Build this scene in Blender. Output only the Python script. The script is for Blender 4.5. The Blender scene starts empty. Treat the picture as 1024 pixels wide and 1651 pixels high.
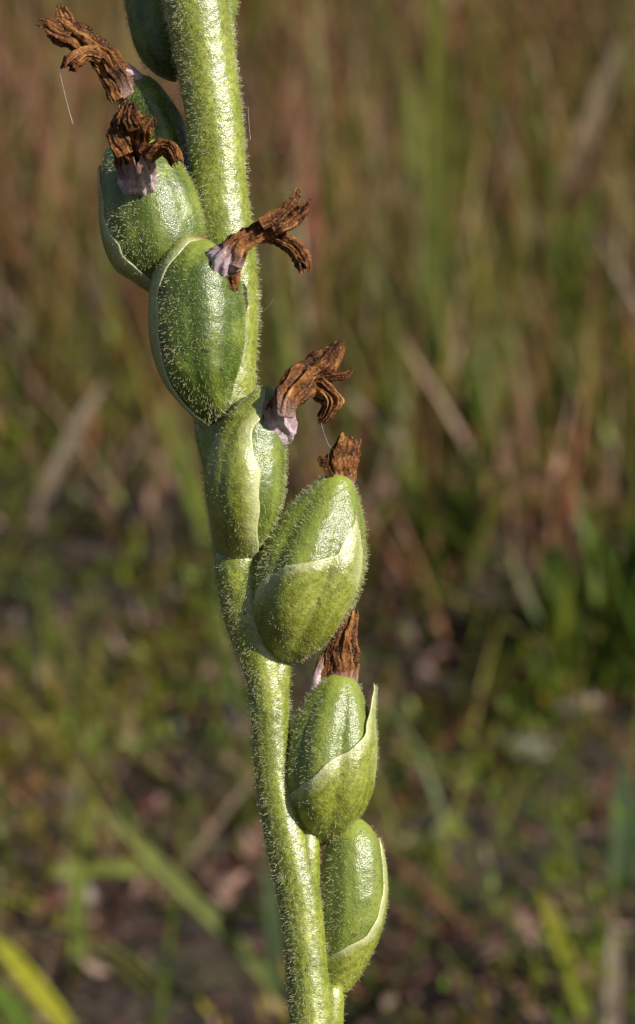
import bpy, math, random
import numpy as np
from mathutils import Vector, noise

# ------------------------------------------------------------------ camera, sky, sun, exposure
# one scene unit is one centimetre (macro photograph of an orchid spike)
SC = bpy.context.scene
SC.unit_settings.system = 'METRIC'
SC.unit_settings.scale_length = 0.01
PITCH = math.radians(18.0)
DIST = 25.0
CAM_H = 22.0
PXCM = 300.0                      # photograph pixels per centimetre in the plane of the stalk
ZC = CAM_H - DIST * math.sin(PITCH)
CAM = np.array([0.0, -DIST * math.cos(PITCH), CAM_H])
cd = bpy.data.cameras.new('camera')
cam = bpy.data.objects.new('camera', cd)
SC.collection.objects.link(cam)
cam.location = CAM
cam.rotation_euler = (math.radians(90) - PITCH, 0, 0)
cd.sensor_fit = 'VERTICAL'
cd.sensor_height = 24.0
cd.sensor_width = 24.0
cd.lens = 24.0 * DIST / (1651 / PXCM)
cd.clip_start = 0.5
cd.clip_end = 20000.0
cd.dof.use_dof = True
cd.dof.focus_distance = DIST - 0.25
cd.dof.aperture_fstop = 0.54
cd.dof.aperture_blades = 7
SC.camera = cam

SUN = np.array([0.66, -0.42, 0.58]); SUN /= np.linalg.norm(SUN)
w = bpy.data.worlds.new('World'); SC.world = w
w.use_nodes = True
nt = w.node_tree
bg = nt.nodes['Background']
sky = nt.nodes.new('ShaderNodeTexSky')
sky.sky_type = 'NISHITA'
sky.sun_disc = False
sky.sun_elevation = math.asin(SUN[2])
sky.sun_rotation = math.atan2(SUN[0], SUN[1])
nt.links.new(sky.outputs['Color'], bg.inputs['Color'])
bg.inputs['Strength'].default_value = 0.05
sl = bpy.data.lights.new('sun', 'SUN')
sl.energy = 5.0
sl.angle = math.radians(0.5)
sl.color = (1.0, 0.95, 0.87)
so = bpy.data.objects.new('sun', sl)
SC.collection.objects.link(so)
so.location = (40, -40, 80)
so.rotation_euler = Vector(-SUN).to_track_quat('-Z', 'Y').to_euler()
SC.view_settings.view_transform = 'Standard'
SC.view_settings.look = 'None'
SC.view_settings.exposure = 0.5
SC.view_settings.gamma = 1.0
SC.view_settings.use_curve_mapping = False
SC.render.engine = 'CYCLES'
SC.cycles.use_denoising = True
SC.cycles.max_bounces = 6
SC.cycles.sample_clamp_indirect = 6.0

rng = np.random.default_rng(11)
random.seed(5)
COL = SC.collection

# ------------------------------------------------------------------ helpers
CP, SP = math.cos(PITCH), math.sin(PITCH)
RIGHT = np.array([1.0, 0, 0]); UP = np.array([0, SP, CP]); FWD = np.array([0, CP, -SP])

def ray(px, py):
    d = FWD + RIGHT * (px - 512) / PXCM / DIST + UP * (825.5 - py) / PXCM / DIST
    return d

def at(px, py, off=0.0):
    """Point of the plane of the leaning stalk, `off` cm in front of it, seen at a photograph pixel."""
    return CAM + ray(px, py) * (DIST - off)

def on_ground(px, py, z=0.0):
    d = ray(px, py)
    t = (z - CAM[2]) / d[2]
    return CAM + d * t

def px_cm(p):
    return np.dot(np.asarray(p) - CAM, FWD) / DIST / PXCM

ORIGIN = {}
def link(o, parent, origin):
    COL.objects.link(o)
    po = ORIGIN.get(parent.name, np.zeros(3)) if parent else np.zeros(3)
    if parent:
        o.parent = parent
    o.location = origin - po
    ORIGIN[o.name] = np.asarray(origin, float)
    return o

def mk(name, V, F, mat, parent=None, origin=None, smooth=True, col=None, attr=None):
    V = np.asarray(V, float)
    origin = V.mean(0) if origin is None else np.asarray(origin, float)
    me = bpy.data.meshes.new(name)
    nv = len(V)
    me.vertices.add(nv)
    me.vertices.foreach_set('co', (V - origin).astype(np.float32).ravel())
    if isinstance(F, (list, tuple)):
        loops = np.concatenate([f.ravel() for f in F])
        sizes = np.concatenate([np.full(len(f), f.shape[1]) for f in F])
    else:
        loops = F.ravel(); sizes = np.full(len(F), F.shape[1])
    me.loops.add(len(loops)); me.loops.foreach_set('vertex_index', loops.astype(np.int32))
    starts = np.concatenate([[0], np.cumsum(sizes)[:-1]])
    me.polygons.add(len(sizes))
    me.polygons.foreach_set('loop_start', starts.astype(np.int32))
    me.polygons.foreach_set('loop_total', sizes.astype(np.int32))
    me.polygons.foreach_set('use_smooth', np.full(len(sizes), smooth))
    if col is not None:
        a = me.color_attributes.new('Col', 'FLOAT_COLOR', 'POINT')
        c = np.ones((nv, 4), np.float32); c[:, :3] = col
        a.data.foreach_set('color', c.ravel())
    for k, v in (attr or {}).items():
        a = me.attributes.new(k, 'FLOAT', 'POINT')
        a.data.foreach_set('value', np.asarray(v, np.float32))
    me.update(); me.validate()
    me.materials.append(mat)
    o = bpy.data.objects.new(name, me)
    return link(o, parent, origin)

def tag(o, label=None, cat=None, group=None, kind=None):
    if label: o['label'] = label
    if cat: o['category'] = cat
    if group: o['group'] = group
    if kind: o['kind'] = kind
    return o

def spline(P, n):
    """Catmull-Rom through the rows of P, n samples evenly spaced by chord."""
    P = np.asarray(P, float)
    d = np.linalg.norm(np.diff(P[:, :3], axis=0), axis=1) + 1e-9
    t = np.concatenate([[0], np.cumsum(d)])
    m = np.zeros_like(P)
    m[1:-1] = (P[2:] - P[:-2]) / (t[2:] - t[:-2])[:, None]
    m[0] = (P[1] - P[0]) / d[0]; m[-1] = (P[-1] - P[-2]) / d[-1]
    s = np.linspace(0, t[-1], n) if np.isscalar(n) else np.asarray(n) * t[-1]
    i = np.clip(np.searchsorted(t, s, side='right') - 1, 0, len(P) - 2)
    h = (t[i + 1] - t[i]); u = ((s - t[i]) / h)[:, None]; h = h[:, None]
    return ((2*u**3 - 3*u**2 + 1) * P[i] + (u**3 - 2*u**2 + u) * h * m[i]
            + (-2*u**3 + 3*u**2) * P[i + 1] + (u**3 - u**2) * h * m[i + 1])

def frames(C):
    T = np.gradient(C, axis=0)
    T /= np.linalg.norm(T, axis=1)[:, None]
    S = np.cross(T, -FWD)
    bad = np.linalg.norm(S, axis=1) < 1e-3
    S[bad] = RIGHT
    S /= np.linalg.norm(S, axis=1)[:, None]
    N = np.cross(S, T)
    return T, S, N

def grid_faces(nr, nc, wrap=True):
    r = np.arange(nr - 1)[:, None]; c = np.arange(nc if wrap else nc - 1)[None, :]
    c2 = (c + 1) % nc
    a = r * nc + c; b = r * nc + c2; d = (r + 1) * nc + c2; e = (r + 1) * nc + c
    return np.stack([a, b, d, e], -1).reshape(-1, 4)

def nz(P, s, oct=1):
    """Vector of noise values at points P scaled by s."""
    out = np.empty(len(P))
    if oct == 1:
        for i, p in enumerate(P * s):
            out[i] = noise.noise(p)
    else:
        for i, p in enumerate(P * s):
            out[i] = noise.fractal(p, 1.0, 2.0, oct)
    return out

# ------------------------------------------------------------------ materials
class NG:
    def __init__(s, name):
        s.m = bpy.data.materials.new(name); s.m.use_nodes = True
        s.t = s.m.node_tree; s.p = s.t.nodes['Principled BSDF']
        s.out = s.t.nodes['Material Output']
    def n(s, typ, **kw):
        nd = s.t.nodes.new(typ)
        for k, v in kw.items():
            if k in nd.inputs: nd.inputs[k].default_value = v
            else: setattr(nd, k, v)
        return nd
    def l(s, a, b): s.t.links.new(a, b)
    def ramp(s, fac, stops):
        r = s.n('ShaderNodeValToRGB')
        e = r.color_ramp.elements
        while len(e) < len(stops): e.new(0.5)
        for q, (p, c) in zip(e, stops):
            q.position = p; q.color = (*c, 1)
        s.l(fac, r.inputs[0]); return r.outputs[0]
    def mix(s, fac, a, b, typ='MIX'):
        m = s.n('ShaderNodeMix', data_type='RGBA', blend_type=typ)
        for sock, v in ((m.inputs[0], fac), (m.inputs[6], a), (m.inputs[7], b)):
            if hasattr(v, 'node'): s.l(v, sock)
            else: sock.default_value = v if isinstance(v, float) else (*v, 1)
        return m.outputs[2]
    def noise(s, scale, detail=3, rough=.55, vec=None):
        nd = s.n('ShaderNodeTexNoise', Scale=scale, Detail=detail, Roughness=rough)
        s.l(vec if vec else s.coord(), nd.inputs['Vector']); return nd.outputs[0]
    def coord(s):
        if not hasattr(s, '_c'): s._c = s.n('ShaderNodeTexCoord').outputs['Object']
        return s._c
    def attr(s, name):
        return s.n('ShaderNodeAttribute', attribute_name=name)

def plant_mat(name, dark, mid, pale, cell=95.0, bump=0.35, rough=0.36, sss=0.12, edge=None, wax=0.6, coat=0.0):
    g = NG(name)
    big = g.noise(5.0, 3)
    fine = g.noise(38.0, 2)
    c = g.ramp(big, [(0.33, dark), (0.52, mid), (0.72, pale)])
    sp = g.ramp(fine, [(0.40, (0.72, 0.74, 0.7)), (0.66, (1.25, 1.2, 1.15))])
    c = g.mix(1.0, c, sp, 'MULTIPLY')
    at_ = g.attr('rib')
    c = g.mix(at_.outputs['Fac'], c, pale)
    mk_ = g.ramp(g.noise(21.0, 2, .5), [(0.685, (1, 1, 1)), (0.735, (0.55, 0.36, 0.25))])
    c = g.mix(1.0, c, mk_, 'MULTIPLY')
    if edge:
        c = g.mix(g.attr('edge').outputs['Fac'], c, edge)
        c = g.mix(g.attr('tip').outputs['Fac'], c, (0.16, 0.05, 0.012))
    g.l(c, g.p.inputs['Base Color'])
    v = g.n('ShaderNodeTexVoronoi', Scale=cell); g.l(g.coord(), v.inputs['Vector'])
    v2 = g.noise(14.0, 2)
    b1 = g.n('ShaderNodeBump', Strength=bump, Distance=0.005, invert=True); g.l(v.outputs['Distance'], b1.inputs['Height'])
    b2 = g.n('ShaderNodeBump', Strength=0.3, Distance=0.03); g.l(v2, b2.inputs['Height'])
    g.l(b1.outputs[0], b2.inputs['Normal'])
    g.l(b2.outputs[0], g.p.inputs['Normal'])
    g.p.inputs['Roughness'].default_value = rough
    g.p.inputs['Specular IOR Level'].default_value = wax
    g.p.inputs['Coat Weight'].default_value = coat
    g.p.inputs['Coat Roughness'].default_value = 0.3
    g.l(b2.outputs[0], g.p.inputs['Coat Normal'])
    g.p.inputs['Subsurface Weight'].default_value = sss
    g.p.inputs['Subsurface Radius'].default_value = (0.5, 0.6, 0.2)
    g.p.inputs['Subsurface Scale'].default_value = 0.06
    return g.m

M_STEM = plant_mat('stalk_skin', (0.16, 0.195, 0.010), (0.23, 0.265, 0.018), (0.33, 0.36, 0.07), cell=130, bump=0.30, rough=0.38, wax=1.0, coat=0.35)
M_CAP = plant_mat('capsule_skin', (0.036, 0.066, 0.003), (0.060, 0.100, 0.005), (0.225, 0.27, 0.035), cell=135, bump=0.34, rough=0.36, wax=0.75, coat=0.08)
M_BRACT = plant_mat('bract_skin', (0.16, 0.19, 0.014), (0.215, 0.24, 0.026), (0.30, 0.32, 0.075), cell=90, bump=0.4,
                    rough=0.36, wax=0.75, edge=(0.55, 0.56, 0.30))

def hair_mat():
    g = NG('glandular_hair')
    c = g.ramp(g.noise(6.0, 1), [(0.3, (0.58, 0.62, 0.25)), (0.7, (0.86, 0.84, 0.56))])
    g.l(c, g.p.inputs['Base Color'])
    g.p.inputs['Roughness'].default_value = 0.2
    tr = g.n('ShaderNodeBsdfTranslucent'); g.l(c, tr.inputs[0])
    mx = g.n('ShaderNodeMixShader'); mx.inputs[0].default_value = 0.35
    g.l(g.p.outputs[0], mx.inputs[1]); g.l(tr.outputs[0], mx.inputs[2]); g.l(mx.outputs[0], g.out.inputs[0])
    return g.m
M_HAIR = hair_mat()

def petal_mat():
    g = NG('withered_petal')
    n1 = g.noise(9.0, 4, .65)
    a = g.attr('stripe')
    m = g.n('ShaderNodeMath', operation='ADD'); g.l(n1, m.inputs[0]); g.l(a.outputs['Fac'], m.inputs[1])
    c = g.ramp(m.outputs[0], [(0.28, (0.022, 0.008, 0.005)), (0.45, (0.11, 0.034, 0.009)), (0.61, (0.25, 0.095, 0.025)), (0.88, (0.55, 0.31, 0.10))])
    c = g.mix(g.ramp(g.noise(85.0, 2, .6), [(0.56, (0, 0, 0)), (0.70, (0.5, 0.5, 0.5))]), c, (0.48, 0.30, 0.11))
    c = g.mix(g.attr('pale').outputs['Fac'], c, (0.50, 0.34, 0.33))
    g.l(c, g.p.inputs['Base Color'])
    b = g.n('ShaderNodeBump', Strength=0.9, Distance=0.014); g.l(g.noise(60.0, 3, .7), b.inputs['Height'])
    g.l(b.outputs[0], g.p.inputs['Normal'])
    g.p.inputs['Roughness'].default_value = 0.5
    g.p.inputs['Specular IOR Level'].default_value = 0.2
    tr = g.n('ShaderNodeBsdfTranslucent'); g.l(c, tr.inputs[0])
    mx = g.n('ShaderNodeMixShader'); mx.inputs[0].default_value = 0.15
    g.l(g.p.outputs[0], mx.inputs[1]); g.l(tr.outputs[0], mx.inputs[2]); g.l(mx.outputs[0], g.out.inputs[0])
    return g.m
M_PETAL = petal_mat()

def collar_mat():
    g = NG('pink_petal_base')
    c = g.ramp(g.noise(26.0, 4, .7), [(0.34, (0.30, 0.16, 0.20)), (0.52, (0.50, 0.37, 0.41)), (0.70, (0.64, 0.57, 0.55))])
    c = g.mix(g.attr('pale').outputs['Fac'], (0.20, 0.10, 0.05), c)
    g.l(c, g.p.inputs['Base Color'])
    b = g.n('ShaderNodeBump', Strength=0.5, Distance=0.008); g.l(g.noise(70.0, 2), b.inputs['Height'])
    g.l(b.outputs[0], g.p.inputs['Normal'])
    g.p.inputs['Roughness'].default_value = 0.42
    g.p.inputs['Subsurface Weight'].default_value = 0.2
    g.p.inputs['Subsurface Scale'].default_value = 0.04
    return g.m
M_COLLAR = collar_mat()

def leafy_mat(name, transl=0.35, rough=0.5):
    g = NG(name)
    a = g.attr('Col')
    c = g.mix(1.0, a.outputs['Color'], g.ramp(g.noise(3.0, 3), [(0.3, (0.7, 0.7, 0.65)), (0.7, (1.25, 1.2, 1.15))]), 'MULTIPLY')
    g.l(c, g.p.inputs['Base Color'])
    g.p.inputs['Roughness'].default_value = rough
    g.p.inputs['Specular IOR Level'].default_value = 0.35
    tr = g.n('ShaderNodeBsdfTranslucent'); g.l(c, tr.inputs[0])
    mx = g.n('ShaderNodeMixShader'); mx.inputs[0].default_value = transl
    g.l(g.p.outputs[0], mx.inputs[1]); g.l(tr.outputs[0], mx.inputs[2]); g.l(mx.outputs[0], g.out.inputs[0])
    return g.m
M_LEAF = leafy_mat('grass_leaf')
M_DRY = leafy_mat('dry_litter', 0.12, 0.7)

def ground_mat():
    g = NG('peaty_soil')
    n1 = g.noise(0.35, 5, .6); n2 = g.noise(2.5, 4, .65)
    c = g.ramp(n1, [(0.35, (0.018, 0.012, 0.009)), (0.5, (0.035, 0.023, 0.017)), (0.66, (0.028, 0.031, 0.009))])
    c = g.mix(1.0, c, g.ramp(n2, [(0.3, (0.5, 0.5, 0.5)), (0.7, (1.5, 1.4, 1.3))]), 'MULTIPLY')
    g.l(c, g.p.inputs['Base Color'])
    b = g.n('ShaderNodeBump', Strength=0.8, Distance=0.3); g.l(n2, b.inputs['Height']); g.l(b.outputs[0], g.p.inputs['Normal'])
    g.p.inputs['Roughness'].default_value = 0.9
    return g.m
M_GROUND = ground_mat()

def silk_mat():
    g = NG('spider_silk')
    g.p.inputs['Base Color'].default_value = (0.8, 0.8, 0.78, 1)
    g.p.inputs['Roughness'].default_value = 0.2
    return g.m
M_SILK = silk_mat()

def stone_mat():
    g = NG('pale_stone')
    c = g.ramp(g.noise(2.0, 4), [(0.3, (0.13, 0.10, 0.085)), (0.7, (0.25, 0.20, 0.175))])
    g.l(c, g.p.inputs['Base Color']); g.p.inputs['Roughness'].default_value = 0.8
    return g.m
M_STONE = stone_mat()

# ------------------------------------------------------------------ ground
def ground_height(x, y):
    h = 0.35 * np.sin(x * 0.31 + 1.3 * np.sin(y * 0.17)) + 0.3 * np.sin(y * 0.43 + x * 0.21 + 2) + 0.18 * np.sin(x * 1.1 - y * 0.8)
    fade = 1 / (1 + (np.hypot(x, y) / 150) ** 4)
    return h * fade
def axis(lo, hi, step, far):
    a = list(np.arange(lo, hi + step, step)); s = step
    p = a[-1]; q = a[0]; pos = []; neg = []
    while p < far:
        s *= 1.35; p += s; q -= s; pos.append(p); neg.append(q)
    return np.array(neg[::-1] + a + pos)
gx = axis(-40, 40, 0.7, 9000); gy = axis(-30, 130, 0.7, 9000)
X, Y = np.meshgrid(gx, gy)
Z = ground_height(X, Y) + rng.normal(0, 0.06, X.shape) * (np.hypot(X, Y) < 160)
go = mk('ground', np.stack([X, Y, Z], -1).reshape(-1, 3), grid_faces(len(gy), len(gx), False), M_GROUND, origin=(0, 0, 0))
tag(go, 'dark brown peaty soil under the grass and moss', kind='structure')

# ------------------------------------------------------------------ the orchid spike
root = bpy.data.objects.new('orchid', None)
base_pt = np.array([0.55, at(590, 6000)[1], 0.0])
link(root, None, base_pt)
tag(root, 'green hairy orchid stalk with spiralling seed capsules and withered brown flowers', 'orchid')

SHIFT = {'a': -0.34, 'b': -0.1, 'c': -0.2, 'd': -0.08, 'e': -0.12, 'f': -0.14, 'g': -0.25, 'h': -0.20, 'i': -0.04}
def moved(rows, d):
    return [(*r[:3], (r[3] if len(r) > 3 else 0) + d) for r in rows]

def px_list(L, off=0.0):
    """(px, py, r_px[, off]) rows -> (x, y, z, r) rows in centimetres."""
    out = []
    for row in L:
        o = row[3] if len(row) > 3 else off
        p = at(row[0], row[1], o)
        out.append([*p, row[2] * px_cm(p)])
    return np.array(out)

class Body:
    """Loft along a spine; s(u, phi) is a point of its skin, phi 0 towards the photographer, positive to the right."""
    def __init__(self, rows, nu=72, nphi=72, depth=0.92, rib=0.0, ribs=6, ribphase=0.0, cap=(True, True), wob=0.0, seed=0):
        self.tab = spline(rows, 200)
        self.tab[:, 3] = np.maximum(self.tab[:, 3], 0.002)
        self.C = self.tab[:, :3]; self.R = self.tab[:, 3]
        self.T, self.S, self.N = frames(self.C)
        self.depth, self.rib, self.ribs, self.rp = depth, rib, ribs, ribphase
        self.wob, self.seed = wob, seed
        self.ripe = 0.0
        self.nu, self.nphi, self.cap = nu, nphi, cap
    def ribf(self, phi):
        return np.abs(np.cos((phi - self.rp) * self.ribs / 2))
    def point(self, u, phi, add=0.0):
        k = np.clip(u, 0, 1) * 199; i = np.minimum(k.astype(int), 198); f = (k - i)[..., None]
        L = lambda A: A[i] * (1 - f) + A[i + 1] * f
        C, S, N = L(self.C), L(self.S), L(self.N)
        R = (self.R[i] * (1 - f[..., 0]) + self.R[i + 1] * f[..., 0])
        env = np.sin(np.clip(u, 0, 1) * np.pi) ** 0.7
        r = R * (1 + self.rib * (self.ribf(phi) ** 0.6 - 0.75) * env)
        if self.wob:
            r = r * (1 + self.wob * (np.sin(u * 17 + 2 * np.sin(phi + self.seed)) * .5 + np.sin(phi * 3 + u * 9 + self.seed) * .5))
        r = r + add
        return C + S * (r * np.sin(phi))[..., None] + N * (r * self.depth * np.cos(phi))[..., None]
    def normal(self, u, phi):
        e = 2e-3
        du = self.point(np.clip(u + e, 0, 1), phi) - self.point(np.clip(u - e, 0, 1), phi)
        dp = self.point(u, phi + e) - self.point(u, phi - e)
        n = np.cross(dp, du); n /= np.linalg.norm(n, axis=-1)[..., None] + 1e-12
        return n
    def build(self, name, mat, parent):
        e = np.linspace(0, 1, self.nu)
        u = e * 0.6 + 0.4 * (0.5 - 0.5 * np.cos(np.pi * e))
        ph = np.linspace(-np.pi, np.pi, self.nphi, endpoint=False)
        U, P = np.meshgrid(u, ph, indexing='ij')
        V = self.point(U, P).reshape(-1, 3)
        rib = (self.ribf(P) ** 14 * np.sin(np.pi * np.clip(U, 0, 1)) * 0.40 + self.ripe if self.rib > 0.04 else P * 0 + self.ripe).ravel()
        if self.ripe:
            rib = rib + 0.5 * np.clip((U.ravel() - 0.84) / 0.14, 0, 1) ** 1.5
        F = [grid_faces(self.nu, self.nphi)]
        V = np.vstack([V, self.C[0], self.C[-1]]); n0 = self.nu * self.nphi
        j = np.arange(self.nphi); j2 = (j + 1) % self.nphi
        F.append(np.stack([j2, j, np.full_like(j, n0)], -1))
        o = (self.nu - 1) * self.nphi
        F.append(np.stack([o + j, o + j2, np.full_like(j, n0 + 1)], -1))
        return mk(name, V, F, mat, parent, origin=self.C[0], attr={'rib': np.append(rib, [0, 0])})

def hair_mesh(P, Nrm, length, rad, seed, droop=0.15, tip=1.9, name='hairs', parent=None):
    """Curved three-sided glandular hairs with a swollen tip, all in one mesh."""
    r = np.random.default_rng(seed)
    n = len(P)
    L = length * r.uniform(0.25, 1.3, n)
    D = Nrm + r.normal(0, 0.24, (n, 3)); D /= np.linalg.norm(D, axis=1)[:, None]
    B = r.normal(0, 0.26, (n, 3)) + np.array([0, 0, -droop])
    A = np.cross(D, r.normal(0, 1, (n, 3))); A /= np.linalg.norm(A, axis=1)[:, None] + 1e-9
    Q = np.cross(D, A)
    ts = np.array([-0.05, 0.4, 0.80, 0.92, 1.02]); rr = np.array([1.25, 0.75, 0.6, tip, 0.5]) * rad
    V = np.empty((n, 5, 3, 3))
    for k in range(5):
        c = P + D * (L * ts[k])[:, None] + B * (L * max(ts[k], 0) ** 2 * 0.8)[:, None]
        for q in range(3):
            a = q * 2 * np.pi / 3
            V[:, k, q] = c + (A * math.cos(a) + Q * math.sin(a)) * rr[k]
    f = grid_faces(5, 3)
    F = (f[None] + (np.arange(n) * 15)[:, None, None]).reshape(-1, 4)
    cap = np.array([[12, 13, 14]])[None] + (np.arange(n) * 15)[:, None, None]
    o = mk(name, V.reshape(-1, 3), [F, cap.reshape(-1, 3)], M_HAIR, parent, origin=ORIGIN[parent.name])
    o['kind'] = 'stuff'
    return o

def scatter(body, n, seed, mask=None, lo=0.03, hi=0.97):
    r = np.random.default_rng(seed)
    u = r.uniform(lo, hi, n * 4); ph = r.uniform(-np.pi, np.pi, n * 4)
    k = np.clip((u * 199).astype(int), 0, 199)
    keep = r.uniform(0, 1, n * 4) < body.R[k] / body.R.max()
    if mask is not None: keep &= mask(u, ph)
    u, ph = u[keep][:n], ph[keep][:n]
    return body.point(u, ph), body.normal(u, ph)

# --- stalk
stem_px = [(590, 4200, 40), (580, 3200, 40), (560, 2500, 39), (540, 2150, 38), (522, 1850, 37), (504, 1660, 36), (499, 1608, 35.5), (495, 1567, 34.5), (492, 1526, 34), (487, 1471, 34.5),
           (477, 1417, 35.5), (465, 1366, 35), (453, 1310, 33), (443, 1253, 31), (438, 1200, 31), (435, 1140, 31), (428, 1085, 32), (418, 1050, 36),
           (404, 1000, 42), (396, 950, 43), (389, 900, 43), (382, 850, 42), (371, 770, 41), (364, 690, 42), (368, 625, 42),
           (371, 570, 42), (372, 500, 44), (366, 410, 45), (354, 300, 43), (346, 200, 45), (331, 100, 47), (315, 0, 52), (302, -110, 48), (296, -260, 38), (296, -420, 22), (297, -500, 4)]
rows = px_list(stem_px)
low = rows[0]
base_pt[:2] = low[:2] + (low[:2] - rows[1][:2]) / (rows[1][2] - low[2]) * low[2]
extra = np.array([[base_pt[0], base_pt[1] - .1, -0.6, 0.18], [*(0.5 * base_pt + 0.5 * low[:3]), 0.165]])
rows = np.vstack([extra, rows])
rows = rows[np.argsort(rows[:, 2])]
root.location = base_pt; ORIGIN['orchid'] = base_pt.copy()
sb = Body(rows, nu=520, nphi=70, depth=0.95, wob=0.02, seed=2, rib=0.035, ribs=7)
stem = sb.build('stem', M_STEM, root)
# hairs only on the part of the stalk near the spike
vis = lambda u, ph: (np.interp(u, np.linspace(0, 1, 200), sb.C[:, 2]) > at(500, 1800)[2])
P, Nn = scatter(sb, 32000, 3, vis, 0.0, 0.985)
hair_mesh(P, Nn, 0.018, 0.0009, 4, name='stem_hairs', parent=stem)

# leaf bases that run down the stalk below each capsule
for q, rr_ in enumerate(([(498, 1330, 10), (496, 1362, 20), (494, 1402, 22), (497, 1455, 19), (503, 1520, 13), (506, 1565, 3)],
                         [(540, 1588, 12), (536, 1604, 19), (533, 1651, 21), (536, 1750, 20), (545, 1900, 14), (556, 2060, 3)],
                         [(453, 1050, 12), (447, 1070, 21), (444, 1105, 23), (446, 1170, 17), (447, 1240, 4)],
                         [(384, 884, 30), (383, 904, 38), (387, 950, 33), (396, 1015, 20), (406, 1065, 4)],
                         [(326, 664, 8), (332, 684, 19), (342, 725, 22), (352, 790, 12), (358, 830, 3)])):
    rb = Body(px_list(rr_, (0.005, -0.01, 0.01, 0.035, 0.02)[q])[::-1], nu=50, nphi=40, rib=0.03, ribs=5, wob=0.03, seed=q)
    ro = rb.build('leaf_base', M_STEM, stem)
    P, Nn = scatter(rb, (420, 420, 420, 800, 300)[q], 200 + q)
    hair_mesh(P, Nn, 0.018, 0.0009, 210 + q, name='hairs', parent=ro)

# --- capsules
def bract(body, rows, parent, label=None, seed=0, thick=0.010, nu=56, nphi=44, hairs=260):
    """rows: (u, phi_left, phi_right, lift) from the bract's base to its tip, angles in degrees."""
    T = np.array(rows, float); T[:, 1:3] = np.radians(T[:, 1:3])
    s = np.linspace(0, 1, len(T)); q = np.linspace(0, 1, nu)
    # smooth interpolation in the row index
    cols = np.column_stack([T, ])
    PP = np.column_stack([s, np.zeros((len(T), 2)), cols])
    R = spline(PP, nu)[:, 3:]
    v = np.linspace(0, 1, nphi)
    jit = np.random.default_rng(seed + 90)
    for cc in (1, 2):
        R[:, cc] += 0.05 * np.sin(q * 23 + jit.uniform(0, 6)) * np.sin(q * np.pi) + 0.03 * np.sin(q * 51 + jit.uniform(0, 6)) * np.sin(q * np.pi)
    U = R[:, 0][:, None] + 0 * v[None]
    PH = R[:, 1][:, None] * (1 - v) + R[:, 2][:, None] * v
    edge_d = np.minimum(v, 1 - v)[None, :] * np.abs(R[:, 2] - R[:, 1])[:, None]
    taper = np.clip(edge_d / 0.35, 0.18, 1)
    U = np.clip(U, -0.2, 1.3)
    def pt(add):
        Uc = np.clip(U, 0, 1)
        p = body.point(Uc, PH, add)
        ov = (U - Uc) * np.linalg.norm(body.C[-1] - body.C[0])
        return p + body.T[-1] * ov[..., None]
    lift = np.where(R[:, 3] < 0.02, R[:, 3] * 0.4, R[:, 3] - 0.012)[:, None] + 0 * U
    wav = 0.006 * np.sin(q * 11 + seed)[:, None] * (1 - taper)
    outer = pt(lift + thick * taper + wav)
    inner = pt(lift - 0.006 + wav)
    nV = nu * nphi
    V = np.vstack([outer.reshape(-1, 3), inner.reshape(-1, 3)])
    f = grid_faces(nu, nphi, False)
    F = [f, f[:, ::-1] + nV]
    bd = np.concatenate([np.arange(nphi), np.arange(1, nu) * nphi + nphi - 1, (nu - 1) * nphi + np.arange(nphi - 2, -1, -1), np.arange(nu - 2, 0, -1) * nphi])
    b2 = np.roll(bd, -1)
    F.append(np.stack([b2, bd, bd + nV, b2 + nV], -1))
    edge = np.clip(1 - edge_d / 0.55, 0, 1) ** 1.7 * 0.85
    tipv = np.clip((q - 0.93) / 0.07, 0, 1)[:, None] + 0 * U
    rib = (np.exp(-((v - 0.5) / 0.03) ** 2) * 0.3 + 0.5 * np.clip(np.sin(v * 46 + 1), 0, 1) ** 3)[None, :] * (0.4 + 0.6 * np.sin(q * 9 + v[None].T.T * 0)[:, None] ** 2 if False else 1.0) + 0 * U
    dup = lambda a: np.concatenate([a.ravel(), a.ravel()])
    o = mk('bract', V, F, M_BRACT, parent, origin=outer[0].mean(0), attr={'edge': dup(edge), 'tip': dup(tipv), 'rib': dup(rib)})
    if label: o['label'] = label
    # short hairs as part of the same skin
    r = np.random.default_rng(seed + 50)
    i = r.integers(2, nu - 2, hairs); j = r.integers(0, nphi - 1, hairs)
    P = outer[i, j] + (outer[i + 1, j] - outer[i, j]) * r.uniform(0, 1, hairs)[:, None] + (outer[i, j + 1] - outer[i, j]) * r.uniform(0, 1, hairs)[:, None]
    Nn = np.cross(outer[i, j + 1] - outer[i, j], outer[i + 1, j] - outer[i, j])
    Nn /= np.linalg.norm(Nn, axis=1)[:, None] + 1e-12
    return o, (P, Nn), (R[:, 0], R[:, 1], R[:, 2])

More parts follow.
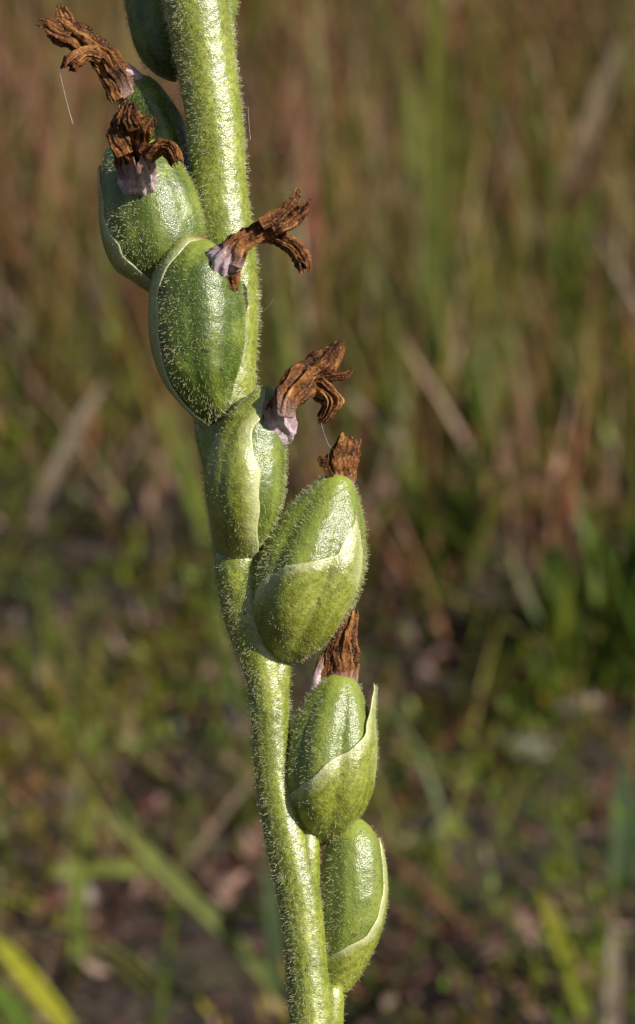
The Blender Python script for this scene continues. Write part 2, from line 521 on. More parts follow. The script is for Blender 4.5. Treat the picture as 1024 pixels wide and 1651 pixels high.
CAPS = {}
RIPE = {'g': 0.45, 'h': 0.50, 'i': 0.46, 'f': 0.28, 'e': 0.05, 'd': 0.12, 'c': 0.08}
def capsule(key, rows, off=0.0, br=None, nh=750, depth=0.95, rib=0.06, rp=0.3, label=None, hl=0.0155, bh=260, seed=0, brlabel=None):
    sh = SHIFT[key]
    rows = [(*r[:3], (r[3] if len(r) > 3 else off) + sh) for r in rows]
    b = Body(px_list(rows)[::-1], depth=depth, rib=rib, ribphase=rp)
    b.ripe = RIPE.get(key, 0.1)
    o = b.build('capsule', M_CAP, root)
    if label: o['label'] = label
    cov = None
    hp = []
    if br:
        bo, (P2, N2), cov = bract(b, br, o, brlabel, seed, hairs=int(bh * 1.8))
        if bh: hp.append((P2, N2, 0.012))
    def mask(u, ph):
        if cov is None: return np.ones_like(u, bool)
        l = np.interp(u, cov[0], cov[1], left=0, right=0); r_ = np.interp(u, cov[0], cov[2], left=0, right=0)
        return ~(((ph > l) & (ph < r_)) | ((ph + 2*np.pi > l) & (ph + 2*np.pi < r_)) | ((ph - 2*np.pi > l) & (ph - 2*np.pi < r_)))
    P, Nn = scatter(b, int(nh * 3.6), seed + 7, mask)
    if hp:
        hair_mesh(np.vstack([P, hp[0][0]]), np.vstack([Nn, hp[0][1]]), np.concatenate([np.full(len(P), hl), np.full(len(hp[0][0]), 0.011)]), 0.0009, seed + 9, name='hairs', parent=o)
    else:
        hair_mesh(P, Nn, hl, 0.0009, seed + 9, name='hairs', parent=o)
    CAPS[key] = o
    return b, o

capsule('a', [(232, -95, 14), (236, -70, 34), (242, -20, 42), (247, 30, 40), (255, 70, 37), (267, 100, 28), (280, 122, 13), (286, 130, 4)], -0.10, seed=1,
        label='shaded dark capsule behind the stalk with its flower cut off')
capsule('b', [(352, -90, 14), (350, -60, 34), (347, -10, 38), (340, 40, 38), (338, 85, 41), (335, 125, 40), (330, 160, 28), (326, 185, 8)], -0.22, seed=2, nh=500,
        label='capsule almost hidden behind the stalk')
capsule('c', [(208, 128, 22), (214, 140, 32), (232, 168, 40), (252, 210, 46), (268, 255, 44), (285, 300, 34), (300, 335, 14), (304, 345, 4)], -0.02, seed=3,
        label='shaded capsule tucked between the stalk and the large left capsule')
capsule('d', [(214, 232, 42), (216, 245, 50), (224, 275, 64), (238, 320, 78), (249, 370, 83), (257, 410, 76), (262, 440, 58), (263, 462, 34), (263, 476, 12), (263, 480, 4)], 0.16,
        br=[(0.0, -150, -20, 0.0), (0.12, -150, -28, 0.004), (0.3, -145, -42, 0.006), (0.5, -135, -58, 0.006), (0.7, -120, -70, 0.01), (0.84, -108, -84, 0.019), (0.92, -102, -96, 0.028)],
        rp=0.15, seed=4, nh=1150, label='broad capsule leaning left with a pink collar')
capsule('e', [(338, 388, 14), (333, 396, 32), (325, 410, 50), (320, 440, 67), (319, 480, 73), (320, 520, 75), (322, 560, 72), (326, 600, 61), (334, 635, 42, 0.3), (342, 658, 30, 0.2), (350, 680, 34, 0.08), (354, 705, 30, 0.02)], 0.36,
        br=[(0.10, -170, -30, 0.0), (0.20, -165, -24, 0.012), (0.35, -160, -54, 0.019), (0.55, -150, -60, 0.019), (0.75, -140, -56, 0.019), (0.90, -120, -38, 0.012), (1.0, -70, -20, 0.0)],
        rp=0.36, rib=0.075, seed=5, nh=1300, label='round dark green capsule with a thin bract rim round its left side')
capsule('f', [(428, 622, 9, 0.34), (428, 632, 18, 0.34), (426, 650, 30), (421, 674, 43), (408, 710, 54), (400, 750, 61), (397, 790, 62), (394, 830, 53, 0.3), (388, 865, 40, 0.22), (384, 890, 33, 0.12), (384, 905, 30, 0.05)], 0.34,
        br=[(0.02, -120, 100, 0.0), (0.15, -120, 62, 0.006), (0.3, -125, 32, 0.012), (0.45, -125, 24, 0.016), (0.6, -120, 14, 0.019), (0.75, -115, -2, 0.019), (0.88, -100, 0, 0.019), (0.96, -80, 0, 0.016), (1.0, -50, -5, 0.012)],
        rp=0.9, seed=6, nh=900, bh=520, label='capsule wrapped by a long olive bract in front of the stalk')
capsule('g', [(546, 766, 18), (544, 776, 28), (531, 826, 59), (515, 875, 78), (500, 922, 85), (483, 971, 77), (468, 1014, 59, 0.28), (459, 1045, 38, 0.24), (453, 1066, 14, 0.22), (452, 1071, 4, 0.22)], 0.32,
        br=[(0.0, -175, 175, 0.0), (0.10, -120, 130, 0.007), (0.25, -82, 100, 0.012), (0.42, -50, 80, 0.012), (0.52, -12, 70, 0.012), (0.62, 20, 64, 0.010), (0.75, 36, 60, 0.006), (0.87, 46, 54, 0.003)],
        rp=0.85, rib=0.15, seed=7, nh=1300, bh=620, label='plump bright capsule with a short bract across its lower half')
capsule('h', [(552, 1090, 18), (550, 1100, 29), (545, 1128, 47), (539, 1165, 60), (534, 1208, 67), (530, 1250, 69), (524, 1290, 63, 0.16), (519, 1325, 46, 0.12), (516, 1350, 24, 0.1), (515, 1363, 4, 0.1)], 0.20,
        br=[(0.0, -175, 175, 0.0), (0.10, -125, 135, 0.007), (0.25, -85, 120, 0.014), (0.40, -38, 112, 0.018), (0.52, 6, 106, 0.022), (0.65, 36, 100, 0.028), (0.78, 56, 96, 0.040), (0.90, 72, 90, 0.075), (1.0, 80, 86, 0.125)],
        rp=0.77, rib=0.18, seed=8, nh=1000, bh=620, label='capsule with a pointed bract that ends in a brown tip')
capsule('i', [(574, 1320, 10), (573, 1330, 24), (571, 1352, 40), (570, 1385, 48), (570, 1415, 51), (569, 1450, 52), (565, 1490, 48), (557, 1530, 40), (548, 1565, 30), (541, 1588, 22), (538, 1600, 18), (534, 1625, 18, 0.0)], -0.04,
        br=[(0.10, -150, 150, 0.0), (0.18, -100, 150, 0.010), (0.28, -30, 150, 0.012), (0.38, 18, 145, 0.014), (0.50, 50, 138, 0.014), (0.65, 68, 128, 0.014), (0.8, 76, 116, 0.010), (0.92, 86, 100, 0.004)],
        rp=0.9, rib=0.05, seed=9, nh=620, bh=240, label='lowest capsule, glossy, cupped by a pale edged bract')

# --- withered flowers
def shrivel(rows, seed, fold=0.5, k=2.2, flat=0.7, ragged=0.22, nu=56, nphi=84, twist=0.6, crumple=0.75):
    R = px_list(rows)
    T = spline(R, 100)
    C, Rr = T[:, :3], np.maximum(T[:, 3], 0.004)
    Tt, S, N = frames(C)
    ph = np.linspace(-np.pi, np.pi, nphi, endpoint=False)
    tmax = np.array([1 - ragged * (0.5 + 0.9 * noise.noise((math.cos(p) * 2.6 + seed * 3.1, math.sin(p) * 2.6, seed * 1.7))) for p in ph])
    tmax += rng.normal(0, 0.35 * ragged * 0.3, nphi)
    tmax = np.clip(tmax, 0.4, 1)
    t = np.linspace(0, 1, nu)
    U = t[:, None] * tmax[None]; PH = np.broadcast_to(ph, U.shape)
    kk = np.clip(U * 99, 0, 98.999); i = kk.astype(int); f = (kk - i)[..., None]
    L = lambda A: A[i] * (1 - f) + A[i + 1] * f
    c, s_, n_ = L(C), L(S), L(N)
    r = L(Rr[:, None])[..., 0]
    ridge = np.empty(U.shape); fine_ = np.empty(U.shape)
    length = np.linalg.norm(np.diff(C, axis=0), axis=1).sum()
    for a in range(nu):
        for b in range(nphi):
            q = PH[a, b] + twist * U[a, b]
            x, y, z = math.cos(q) * k, math.sin(q) * k, U[a, b] * length * 2.6 + seed * 7.3
            ridge[a, b] = 1 - 2 * abs(noise.noise((x, y, z)))
            fine_[a, b] = noise.noise((x * 4.2, y * 4.2, z * 0.7)) + 0.7 * noise.noise((x * 11, y * 11, z * 1.6))
    env = np.clip(t * 5, 0.25, 1)[:, None]
    rr = r * (0.80 + fold * (ridge - 0.62) * 1.05 * env + 0.10 * fine_ * env)
    rr = np.maximum(rr, r * 0.12)
    V = c + s_ * (rr * np.sin(PH))[..., None] + n_ * (rr * flat * np.cos(PH))[..., None]
    W = V.reshape(-1, 3)
    for sc_, am in ((5.0, 0.030), (11.0, 0.022), (24.0, 0.011), (50.0, 0.004)):
        dv = np.array([noise.noise_vector(Vector(p * sc_) + Vector((seed, 3.7, 1.1))) for p in W])
        W = W + dv * am * crumple * np.clip(np.repeat(env.ravel(), nphi), 0.3, 1)[:, None] * (0.5 + 0.5 * (r.ravel() / 0.08).clip(0, 1))[:, None]
    V = W.reshape(V.shape)
    stripe = (fine_ * 0.30 + (rng.normal(0, 0.02, U.shape)))
    pale = np.zeros(U.shape)
    F = grid_faces(nu, nphi)
    return V.reshape(-1, 3), F, stripe.ravel(), np.broadcast_to(t[:, None], U.shape).ravel()

def flower(key, pieces, seed, label=None, pale_base=0.65):
    Vs, Fs, St, Pl = [], [], [], []; n = 0
    for q, pc in enumerate(pieces):
        kw = pc[1] if len(pc) > 1 else {}
        V, F, st, t = shrivel(moved(pc[0], SHIFT[key]), seed + q * 0.77, **kw)
        Vs.append(V); Fs.append(F + n); St.append(st); n += len(V)
        Pl.append(np.clip(1 - t / 0.22, 0, 1) * pale_base if q == 0 else np.zeros(len(V)))
    o = mk('withered_flower', np.vstack(Vs), np.vstack(Fs), M_PETAL, CAPS[key], origin=np.vstack(Vs)[:40].mean(0), attr={'stripe': np.concatenate(St), 'pale': np.concatenate(Pl)})
    m = o.modifiers.new('thickness', 'SOLIDIFY'); m.thickness = 0.006; m.offset = -1
    if label: o['label'] = label
    return o

def collar(key, rows, seed, label=None, fade=0.75, fold=0.25):
    rows = [(a, b, c * 0.86, *d) for a, b, c, *d in rows]
    V, F, st, t = shrivel(moved(rows, SHIFT[key]), seed, fold=fold, k=1.5, flat=0.85, ragged=0.25, nu=30, nphi=56, crumple=0.3)
    pale = np.clip((1 - t) / (1 - fade), 0, 1)
    o = mk('flower_base', V, F, M_COLLAR, CAPS[key], origin=V[:40].mean(0), attr={'pale': pale})
    m = o.modifiers.new('thickness', 'SOLIDIFY'); m.thickness = 0.006; m.offset = -1
    if label: o['label'] = label
    return o

PT = dict(fold=0.7, k=1.1, flat=0.28, ragged=0.5)
# the flower of capsule c, pointing up and left
collar('c', [(218, 150, 36, 0.0), (208, 132, 33, 0.02), (196, 118, 25, 0.06), (186, 108, 18, 0.08)], 1.3)
flower('c', [[[(206, 152, 24, .06), (192, 126, 22, .1), (168, 94, 23, .14), (138, 72, 24, .16), (108, 52, 22, .16), (84, 40, 18, .16)], dict(fold=0.8, k=1.5, flat=0.55, ragged=0.2)],
             [[(112, 60, 14, .2), (84, 45, 13, .2), (60, 37, 5, .2)], PT],
             [[(118, 50, 14, .14), (104, 26, 11, .12), (93, 4, 5, .1)], PT],
             [[(160, 92, 14, .2), (138, 84, 15, .24), (118, 96, 17, .26), (108, 114, 11, .26)], dict(fold=0.55, k=2.6, flat=0.8, ragged=0.25)],
             [[(190, 160, 14, .1), (180, 140, 12, .12), (165, 112, 10, .14), (150, 94, 8, .16)], PT]], 2.1, 'brown withered flower curving up to the left')
# the flower of capsule d, facing the photographer
collar('d', [(224, 300, 44, 0.30), (224, 284, 45, 0.42), (222, 262, 38, 0.52), (218, 240, 30, 0.56)], 3.3, fade=0.5)
flower('d', [[[(222, 276, 40, .44), (214, 245, 36, .54), (208, 212, 30, .60), (205, 185, 22, .62), (206, 160, 12, .62)], dict(fold=0.7, k=1.6, flat=0.7, ragged=0.3)],
             [[(226, 226, 18, .66), (236, 200, 15, .72), (246, 184, 9, .74)], PT],
             [[(240, 252, 16, .6), (258, 240, 14, .64), (274, 246, 17, .66), (284, 268, 9, .66)], dict(fold=0.5, k=2.6, flat=0.8, ragged=0.25)],
             [[(200, 250, 18, .62), (190, 222, 14, .66), (186, 196, 7, .66)], PT],
             [[(216, 210, 16, .70), (208, 186, 14, .74), (214, 164, 10, .74)], PT]], 4.4, 'dark withered flower facing forward, its lip turned to the right')
# the flower of capsule e, pointing right
collar('e', [(352, 440, 40, 0.42), (358, 424, 38, 0.50), (372, 408, 30, 0.52), (386, 398, 22, 0.52)], 5.2, fade=0.55)
flower('e', [[[(370, 424, 26, .52), (384, 398, 26, .54), (410, 378, 22, .54), (440, 362, 18, .54), (470, 346, 15, .54), (484, 334, 12, .54)], dict(fold=0.8, k=1.4, flat=0.5, ragged=0.15)],
             [[(420, 362, 13, .6), (450, 345, 12, .6), (474, 322, 11, .58), (484, 302, 5, .58)], PT],
             [[(440, 372, 12, .6), (468, 356, 12, .6), (490, 338, 10, .58), (502, 322, 5, .58)], PT],
             [[(374, 440, 18, .5), (378, 464, 10, .46), (380, 474, 5, .44)], dict(fold=0.3, k=1.5, flat=.7, ragged=.3)],
             [[(424, 378, 14, .5), (446, 384, 13, .52), (466, 394, 16, .54), (482, 412, 17, .54), (488, 440, 11, .54)], dict(fold=0.5, k=2.8, flat=0.9, ragged=0.2)]], 6.6,
       'reddish brown withered flower stretched out to the right, its lip hanging')
# the flower of capsule f
collar('f', [(460, 714, 16, .34), (456, 702, 30, .37), (450, 682, 37, .41), (448, 660, 34, .46), (450, 640, 26, .50)], 7.9, fade=0.6)
flower('f', [[[(456, 672, 18, .54), (460, 646, 25, .55), (478, 622, 30, .52), (500, 602, 28, .44), (528, 580, 23, .44), (548, 560, 16, .44), (556, 548, 9, .44)], dict(fold=0.5, k=1.5, flat=0.555, ragged=0.16)],
             [[(508, 614, 11, .46), (532, 611, 9, .48), (552, 606, 7, .48), (569, 596, 3, .48)], PT],
             [[(500, 618, 15, .44), (522, 630, 18, .46), (536, 644, 18, .48), (530, 664, 14, .48), (514, 684, 7, .48)], dict(fold=0.8, k=2.4, flat=0.9, ragged=0.2)]], 8.3,
       'tan brown withered flower with a curled lip and a thin side petal')
# the flower of capsule g
flower('g', [[[(550, 782, 27, .32), (552, 762, 25, .32), (556, 738, 24, .32), (562, 716, 22, .32), (566, 704, 18, .32)], dict(fold=0.42, k=1.4, flat=0.55, ragged=0.14)],
             [[(534, 776, 7, .38), (526, 756, 7, .40), (522, 742, 8, .42), (524, 730, 6, .42)], PT]], 9.7, 'short torn brown flower remnant on top of its capsule', pale_base=.6)
# the flower of capsule h
flower('h', [[[(553, 1104, 29, .2), (554, 1076, 28, .2), (555, 1046, 22, .2), (559, 1014, 16, .2), (568, 990, 10, .2), (574, 980, 5, .2)], dict(fold=0.45, k=1.4, flat=0.55, ragged=0.12)],
             [[(524, 1108, 8, .2), (528, 1080, 9, .22), (534, 1050, 8, .22), (543, 1024, 5, .22)], PT]], 11.2, 'brown papery flower remnant half hidden by the capsule above', pale_base=.5)
collar('h', [(507, 1120, 13, .2), (510, 1098, 15, .2), (517, 1074, 13, .2), (526, 1050, 7, .2)], 12.5, 'purple petal beside the brown remnant', fade=0.2)

# ------------------------------------------------------------------ grass, moss and litter behind
def blades(n, pts, h, wd, lean, cols, seed, seg=5, bend=0.4, zdir=None):
    r = np.random.default_rng(seed)
    az = r.uniform(0, 2 * np.pi, n)
    ld = np.stack([np.cos(az), np.sin(az), 0 * az], -1)
    a2 = az + np.pi / 2 + r.normal(0, .5, n)
    sd = np.stack([np.cos(a2), np.sin(a2), 0 * az], -1)
    V = np.empty((n, seg + 1, 2, 3))
    for k in range(seg + 1):
        t = k / seg
        c = pts + np.array([0, 0, 1.0]) * (h * t * (1 - 0.25 * bend * t))[:, None] + ld * (h * (lean * t + bend * r.uniform(.6, 1, n)[0] * lean * t * t))[:, None]
        ww = wd * (1 - t ** 2.2) * 0.5 + 0.004
        V[:, k, 0] = c - sd * ww[:, None]; V[:, k, 1] = c + sd * ww[:, None]
    f = grid_faces(seg + 1, 2, False)
    F = (f[None] + (np.arange(n) * 2 * (seg + 1))[:, None, None]).reshape(-1, 4)
    C = np.repeat(cols, 2 * (seg + 1), axis=0)
    return V.reshape(-1, 3), F, C

def palette(n, opts, weights, seed, jitter=0.25):
    r = np.random.default_rng(seed)
    k = r.choice(len(opts), n, p=np.array(weights) / sum(weights))
    c = np.array(opts)[k] * r.lognormal(0, jitter, n)[:, None] * r.lognormal(0, 0.08, (n, 3))
    return np.clip(c, 0.003, 0.6)

def field(n, x0, x1, y0, y1, seed, clump=0.0, ncl=200):
    r = np.random.default_rng(seed)
    if clump:
        cx = r.uniform(x0, x1, ncl); cy = r.uniform(y0, y1, ncl)
        k = r.integers(0, ncl, n)
        x = cx[k] + r.normal(0, clump, n); y = cy[k] + r.normal(0, clump, n)
    else:
        x = r.uniform(x0, x1, n); y = r.uniform(y0, y1, n)
    y = np.maximum(y, y0)
    return np.stack([x, y, ground_height(x, y) - 0.05], -1)

GREEN = [(0.105, 0.135, 0.013), (0.165, 0.165, 0.022), (0.22, 0.19, 0.040), (0.075, 0.105, 0.020)]
TAN = [(0.20, 0.125, 0.065), (0.19, 0.090, 0.048), (0.28, 0.205, 0.14), (0.19, 0.065, 0.030)]
# upright grass further back
def upright(name, n, y0, y1, x, seed, cols, wts, hlo, hhi, lean, mat, clump, ncl, label, cat):
    r = np.random.default_rng(seed + 1)
    pts = field(n, -x, x, y0, y1, seed, clump, ncl)
    pat = np.array([noise.noise((p[0] * 0.16 + seed, p[1] * 0.10, 0.3)) for p in pts])
    keep = (pts[:, 1] - 42) / 10 + pat * 2.6 + r.uniform(-.5, .5, n) > 0
    pts = pts[keep]; n = len(pts)
    hh = r.uniform(hlo, hhi, n) * np.clip(0.35 + (pts[:, 1] - 32) / 45, 0.35, 1.3)
    V, F, C = blades(n, pts, hh, r.uniform(0.04, 0.105, n), r.uniform(*lean, n), palette(n, cols, wts, seed + 2), seed + 3)
    tag(mk(name, V, F, mat, origin=(0, 60, 0), col=C), label, cat, kind='stuff')
upright('grass', 21000, 31, 170, 34, 21, GREEN, [2, 3, 3, 1.5], 2.0, 7.0, (0.02, 0.4), M_LEAF, 1.3, 1300, 'thin upright green grass out of focus behind the orchid', 'grass')
upright('dry_grass', 38000, 30, 170, 34, 31, TAN, [3, 3, 1.2, 3], 1.2, 5.5, (0.03, 0.55), M_DRY, 2.0, 1500, 'brown and straw coloured dead grass among the green blades', 'dry grass')

r_ = np.random.default_rng(77)
n = 620
cx_ = r_.uniform(1.0, 10, 26); cy_ = r_.uniform(35, 54, 26); k_ = r_.integers(0, 26, n)
xx = cx_[k_] + r_.normal(0, .35, n); yy = cy_[k_] + r_.normal(0, .5, n)
V, F, C = blades(n, np.stack([xx, yy, ground_height(xx, yy) - .05], -1), r_.uniform(1.0, 3.2, n), r_.uniform(0.10, 0.24, n), r_.uniform(0.02, 0.35, n), palette(n, [(0.065, 0.105, 0.010), (0.11, 0.135, 0.014), (0.055, 0.08, 0.014)], [3, 2, 2], 78), 79)
tag(mk('grass_tufts', V, F, M_LEAF, origin=(5, 44, 0), col=C), 'short dense dark green grass tufts right of the middle capsules', 'grass', kind='stuff')

# low moss and seedlings: small leaves in clumps
def leaflets(n, pts, size, seed, cols, up=0.6, aspect=0.45):
    r = np.random.default_rng(seed)
    az = r.uniform(0, 2 * np.pi, n); el = r.normal(up, 0.45, n)
    d = np.stack([np.cos(az) * np.cos(el), np.sin(az) * np.cos(el), np.sin(el)], -1)
    s = np.stack([-np.sin(az), np.cos(az), r.normal(0, .3, n)], -1)
    nn = np.cross(s, d)
    V = np.empty((n, 6, 3))
    L = size[:, None]
    cur = r.uniform(-0.35, 0.1, n)[:, None]
    V[:, 0] = pts; V[:, 1] = pts + d * L * .4 - s * L * aspect * .5 + nn * L * .08; V[:, 2] = pts + d * L * .4 + s * L * aspect * .5 + nn * L * .08
    V[:, 3] = pts + d * L * .78 - s * L * aspect * .36 + nn * L * (cur * .4 + .05); V[:, 4] = pts + d * L * .78 + s * L * aspect * .36 + nn * L * (cur * .4 + .05)
    V[:, 5] = pts + d * L + nn * L * cur
    q = np.array([[1, 2, 4, 3]]); t3 = np.array([[0, 2, 1], [3, 4, 5]])
    o = (np.arange(n) * 6)[:, None, None]
    return V.reshape(-1, 3), [(q[None] + o).reshape(-1, 4), (t3[None] + o).reshape(-1, 3)], np.repeat(cols, 6, 0)

rr = np.random.default_rng(42)
def clumps(n, ncl, sig, size, seed, cols, wts, zs, up, asp, name, mat, label, cat, y0=14, y1=70, x=22):
    r = np.random.default_rng(seed)
    cx = r.uniform(-x, x, ncl); cy = r.uniform(y0, y1, ncl); ck = r.integers(0, len(cols), ncl); cs = r.lognormal(0, .4, ncl)
    k = r.choice(ncl, n, p=cs / cs.sum())
    px_, py_ = cx[k] + r.normal(0, sig, n) * np.sqrt(cs[k]), cy[k] + r.normal(0, sig, n) * np.sqrt(cs[k])
    pts = np.stack([px_, py_, ground_height(px_, py_) - .03 + np.abs(r.normal(0, zs, n)) * cs[k]], -1)
    pal = palette(n, cols, wts, seed + 1, 0.2)
    own = np.array(cols)[ck[k]]
    V, F, C = leaflets(n, pts, r.uniform(*size, n), seed + 2, np.clip(0.35 * pal + 0.65 * own * r.lognormal(0, .15, n)[:, None], 0, .6), up=up, aspect=asp)
    tag(mk(name, V, F, mat, origin=(0, 40, 0), col=C), label, cat, kind='stuff')
clumps(50000, 1000, 0.36, (0.12, 0.36), 43, [(0.110, 0.172, 0.006), (0.185, 0.215, 0.010), (0.052, 0.092, 0.009), (0.22, 0.13, 0.02)], [4, 3, 3, 1.5], 0.45, 0.8, 0.30, 'moss', M_LEAF, 'low bright green moss and seedlings on the soil', 'moss')
clumps(60000, 2600, 0.75, (0.14, 0.48), 53, [(0.19, 0.095, 0.066), (0.045, 0.024, 0.018), (0.30, 0.21, 0.17), (0.17, 0.055, 0.03), (0.11, 0.068, 0.046)], [4, 5, 1.4, 4, 3], 0.20, 0.25, 0.28, 'leaf_litter', M_DRY, 'reddish brown dead leaf scraps scattered over the soil', 'leaf litter', y0=12, y1=80)

r_ = np.random.default_rng(91)
n = 2600
pts = field(n, -20, 20, 24, 52, 92)
V, F, C = blades(n, pts, r_.uniform(0.7, 2.4, n), r_.uniform(0.035, 0.085, n), r_.uniform(0.3, 1.9, n), palette(n, [(0.09, 0.13, 0.012), (0.18, 0.19, 0.03), (0.24, 0.17, 0.11), (0.15, 0.06, 0.032)], [3, 2, 1, 1.5], 93), 94)
tag(mk('fine_grass', V, F, M_LEAF, origin=(0, 34, 0), col=C), 'thin low blades leaning over the moss in all directions', 'grass', kind='stuff')

# single blades that can be told apart
def strip(name, px, width, col0, col1, label, group=None, mat=None, lie=False, cat='grass blade', lift=0.25, rise=None):
    """A blade through photograph points; the last point is where it is rooted. lie: it rests along the ground."""
    foot = on_ground(*px[-1])
    pts = []
    for q, p in enumerate(px):
        if lie:
            g = on_ground(*p, z=lift + 0.35 * math.sin(q * 1.7 + len(label)))
            pts.append(g)
        else:
            d = ray(*p); t = (foot[1] - 0.12 * q - CAM[1]) / d[1]
            pts.append(CAM + d * t)
    n = 22
    C = spline(np.array(pts)[::-1], n)
    T = np.gradient(C, axis=0); T /= np.linalg.norm(T, axis=1)[:, None]
    S = np.cross(T, FWD); S /= np.linalg.norm(S, axis=1)[:, None]
    Nn = np.cross(S, T)
    t = np.linspace(0, 1, n)
    wd = width * px_cm(C.mean(0)) * 0.5 * np.clip((1 - t ** 6), 0.06, 1) * (0.8 + 0.2 * np.sin(np.pi * t))
    V = np.stack([C - S * wd[:, None], C - S * wd[:, None] * .5 + Nn * wd[:, None] * .25, C + Nn * wd[:, None] * .38, C + S * wd[:, None] * .5 + Nn * wd[:, None] * .25, C + S * wd[:, None]], 1)
    cc = np.array(col0)[None] * (1 - t[:, None]) + np.array(col1)[None] * t[:, None]
    o = mk(name, V.reshape(-1, 3), grid_faces(n, 5, False), mat or M_LEAF, origin=C[0], col=np.repeat(cc, 5, 0))
    m = o.modifiers.new('thickness', 'SOLIDIFY'); m.thickness = 0.02
    return tag(o, label, cat, group)
G = 'blurred grass blades behind the orchid'
DG = 'blurred dry blades behind the orchid'
g1, g2, olive, yel = (0.09, 0.15, 0.015), (0.16, 0.25, 0.02), (0.23, 0.25, 0.055), (0.46, 0.46, 0.03)
straw, pink, rust = (0.26, 0.22, 0.15), (0.23, 0.16, 0.13), (0.17, 0.065, 0.022)
strip('grass_blade', [(712, -120), (706, 100), (702, 350), (694, 560), (686, 720)], 44, (0.085, 0.13, 0.03), (0.18, 0.17, 0.025), 'tallest and widest upright green blade, right of the withered flowers', G)
strip('grass_blade', [(945, 1650), (925, 1580), (895, 1500), (864, 1425)][::-1], 27, (0.22, 0.28, 0.025), (0.36, 0.31, 0.025), 'yellow green blade leaning over dark soil, right of the lowest capsule', G)
strip('grass_blade', [(-20, 1500), (40, 1570), (110, 1660)], 34, yel, yel, 'bright yellow blade crossing the bottom left corner', G)
strip('grass_blade', [(-30, 1575), (20, 1625), (70, 1700)], 38, g1, g2, 'dark green blade beneath the bright yellow one in the corner', G)
strip('grass_blade', [(165, 1300), (230, 1370), (300, 1440), (370, 1510), (440, 1590)], 28, (0.17, 0.22, 0.05), olive, 'long olive blade slanting down towards the foot of the stalk', G)
strip('grass_blade', [(150, 1270), (135, 1370), (124, 1470), (128, 1570)], 28, (0.18, 0.24, 0.04), olive, 'olive blade standing upright left of the long slanting blade', G)
strip('grass_blade', [(-20, 1130), (60, 1175), (140, 1205), (240, 1250), (310, 1300)], 30, olive, (0.20, 0.16, 0.04), 'olive blade lying across the moss at far left', G, lie=True)
strip('grass_blade', [(-20, 1400), (90, 1405), (200, 1400), (330, 1430), (420, 1470)], 26, g1, olive, 'flat blade crossing behind the upright olive blade', G, lie=True)
strip('grass_blade', [(430, 1380), (437, 1450), (446, 1540), (448, 1620)], 30, (0.07, 0.11, 0.04), (0.09, 0.13, 0.05), 'grey green blade right behind the lower stalk', G)
strip('grass_blade', [(1050, 880), (985, 915), (912, 968)], 30, (0.16, 0.20, 0.07), (0.22, 0.24, 0.10), 'pale green blade tilted up at the right edge', G, lie=True, lift=1.0)
strip('grass_blade', [(800, 1275), (750, 1310), (698, 1352)], 28, (0.20, 0.25, 0.11), (0.16, 0.17, 0.08), 'short pale green blade lying on dark moss', G, lie=True)
strip('grass_blade', [(880, 870), (886, 930), (893, 1000), (900, 1060)], 44, g2, (0.13, 0.20, 0.01), 'bright green upright leaf under the tilted pale blade', G)
strip('grass_blade', [(735, 780), (738, 850), (745, 930), (748, 990)], 48, g1, g1, 'dark green broad upright blade right of the plump capsule', G)
strip('grass_blade', [(258, 640), (290, 740), (330, 840), (350, 900)], 36, g2, olive, 'yellowish green blade passing behind the stalk beside the olive bract', G)
strip('grass_blade', [(1002, 1230), (1008, 1320), (1004, 1420), (1006, 1500)], 60, (0.08, 0.12, 0.05), (0.09, 0.13, 0.06), 'grey green broad blade on the far right', G)
strip('grass_blade', [(655, 90), (668, 200), (700, 380), (715, 560)], 26, olive, olive, 'slim olive blade crossing the tallest upright blade', G)
strip('straw', [(175, 605), (140, 660), (105, 725), (70, 800), (55, 860)], 22, pink, straw, 'pale straw blade slanting at the left, level with the round dark capsule', DG, M_DRY, cat='straw')
strip('straw', [(1000, 60), (965, 160), (925, 260), (890, 350), (850, 470)], 34, rust, straw, 'long pale dry blade slanting at the upper right', DG, M_DRY, cat='straw')
strip('straw', [(742, 450), (742, 530), (738, 610), (735, 690)], 30, pink, pink, 'pinkish dry blade beside the tallest green blade', DG, M_DRY, cat='straw')
strip('straw', [(885, 490), (880, 570), (884, 650), (890, 720)], 36, rust, rust, 'rust coloured upright blade at the right', DG, M_DRY, cat='straw')
strip('straw', [(550, 630), (600, 670), (640, 710), (655, 780), (660, 840)], 20, straw, straw, 'curved grey straw blade right of the curled withered lip', DG, M_DRY, cat='straw')
strip('dry_twig', [(890, 1535), (800, 1532), (730, 1545), (670, 1575), (620, 1620)], 22, pink, pink, 'thin greyish twig lying on the ground right of the stalk', None, M_DRY, lie=True, cat='twig')
strip('straw', [(985, 1490), (988, 1560), (985, 1640), (985, 1700)], 30, pink, straw, 'pinkish dry stub at the lower right edge', DG, M_DRY, cat='straw')
strip('straw', [(340, 1090), (365, 1130), (390, 1180)], 26, (0.42, 0.28, 0.22), pink, 'short pale pinkish scrap left of the middle stalk', DG, M_DRY, lie=True, cat='straw')
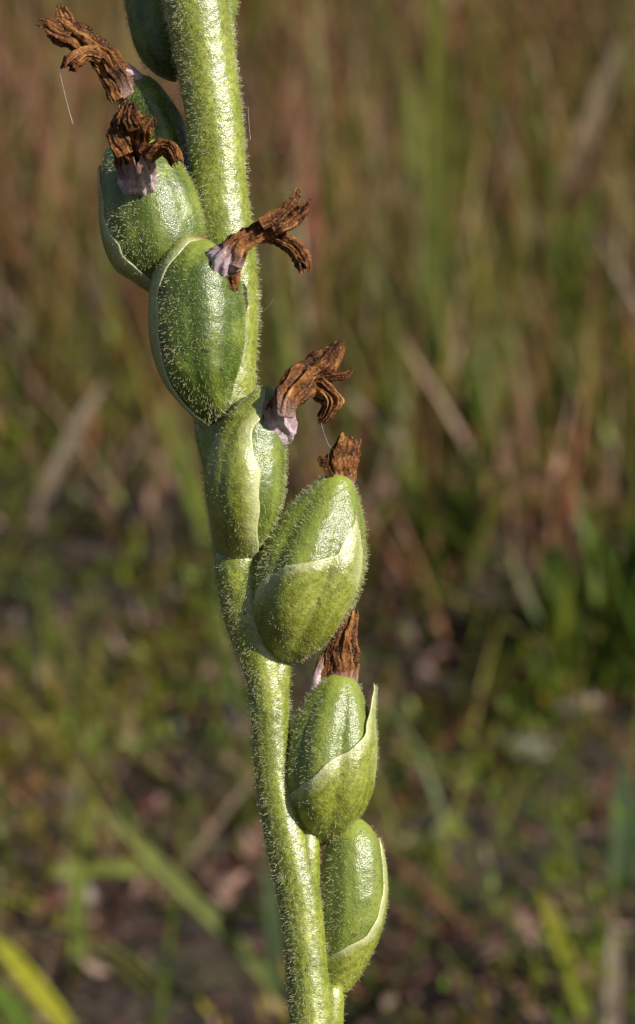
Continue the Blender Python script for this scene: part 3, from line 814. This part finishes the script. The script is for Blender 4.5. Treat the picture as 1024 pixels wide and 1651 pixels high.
strip('straw', [(230, 720), (290, 780), (340, 850)], 24, rust, pink, 'brownish blade slanting down behind the olive bract', DG, M_DRY, cat='straw')

def stone(px, py, r, seed, label):
    c = on_ground(px, py, 0.2)
    rad = r * px_cm(c)
    nu, nv = 14, 20
    V = []
    for i in range(nu):
        th = math.pi * (i + .01) / (nu - 1 + .02)
        for j in range(nv):
            p = 2 * math.pi * j / nv
            d = Vector((math.sin(th) * math.cos(p), math.sin(th) * math.sin(p), math.cos(th)))
            k = 1 + 0.35 * noise.noise(d * 1.4 + Vector((seed, 0, 0))) + 0.12 * noise.noise(d * 4 + Vector((seed, 5, 0)))
            V.append(c + np.array([d.x * 1.25, d.y, d.z * .6]) * rad * k)
    tag(mk('stone', V, grid_faces(nu, nv), M_STONE, origin=c), label, 'stone', 'pale stones on the soil')
stone(850, 1205, 38, 1.0, 'larger pale pinkish stone on the soil at the right')
stone(920, 1130, 34, 2.0, 'smaller pale stone just behind the larger one')
stone(120, 1440, 30, 3.0, 'grey stone behind the upright olive blade')

# ------------------------------------------------------------------ spider silk
def silk(p0, p1, label, rad=0.0006, sag=0.02):
    n = 14
    t = np.linspace(0, 1, n)[:, None]
    C = p0 * (1 - t) + p1 * t + np.array([0, 0, -1.0]) * sag * 4 * t * (1 - t)
    T, S, N = frames(C)
    a = np.arange(5) * 2 * np.pi / 5
    V = C[:, None] + rad * (S[:, None] * np.cos(a)[None, :, None] + N[:, None] * np.sin(a)[None, :, None])
    tag(mk('silk_thread', V.reshape(-1, 3), grid_faces(n, 5), M_SILK, origin=C[0]), label, 'silk thread', 'strands of spider silk')
silk(at(97, 118, .1), at(118, 200, .1), 'silk strand hanging below the topmost withered flower', rad=0.0006, sag=0.015)
silk(at(518, 682, .48), at(534, 722, .4), 'silk strand between the curled lip and the remnant below it')
silk(at(400, 172, .05), at(404, 225, .05), 'short silk strand close to the right side of the upper stalk', rad=0.0005, sag=0.02)
silk(at(412, 505, .05), at(442, 482, .12), 'wispy silk strand sticking out right of the round dark capsule', rad=0.0005, sag=0.02)
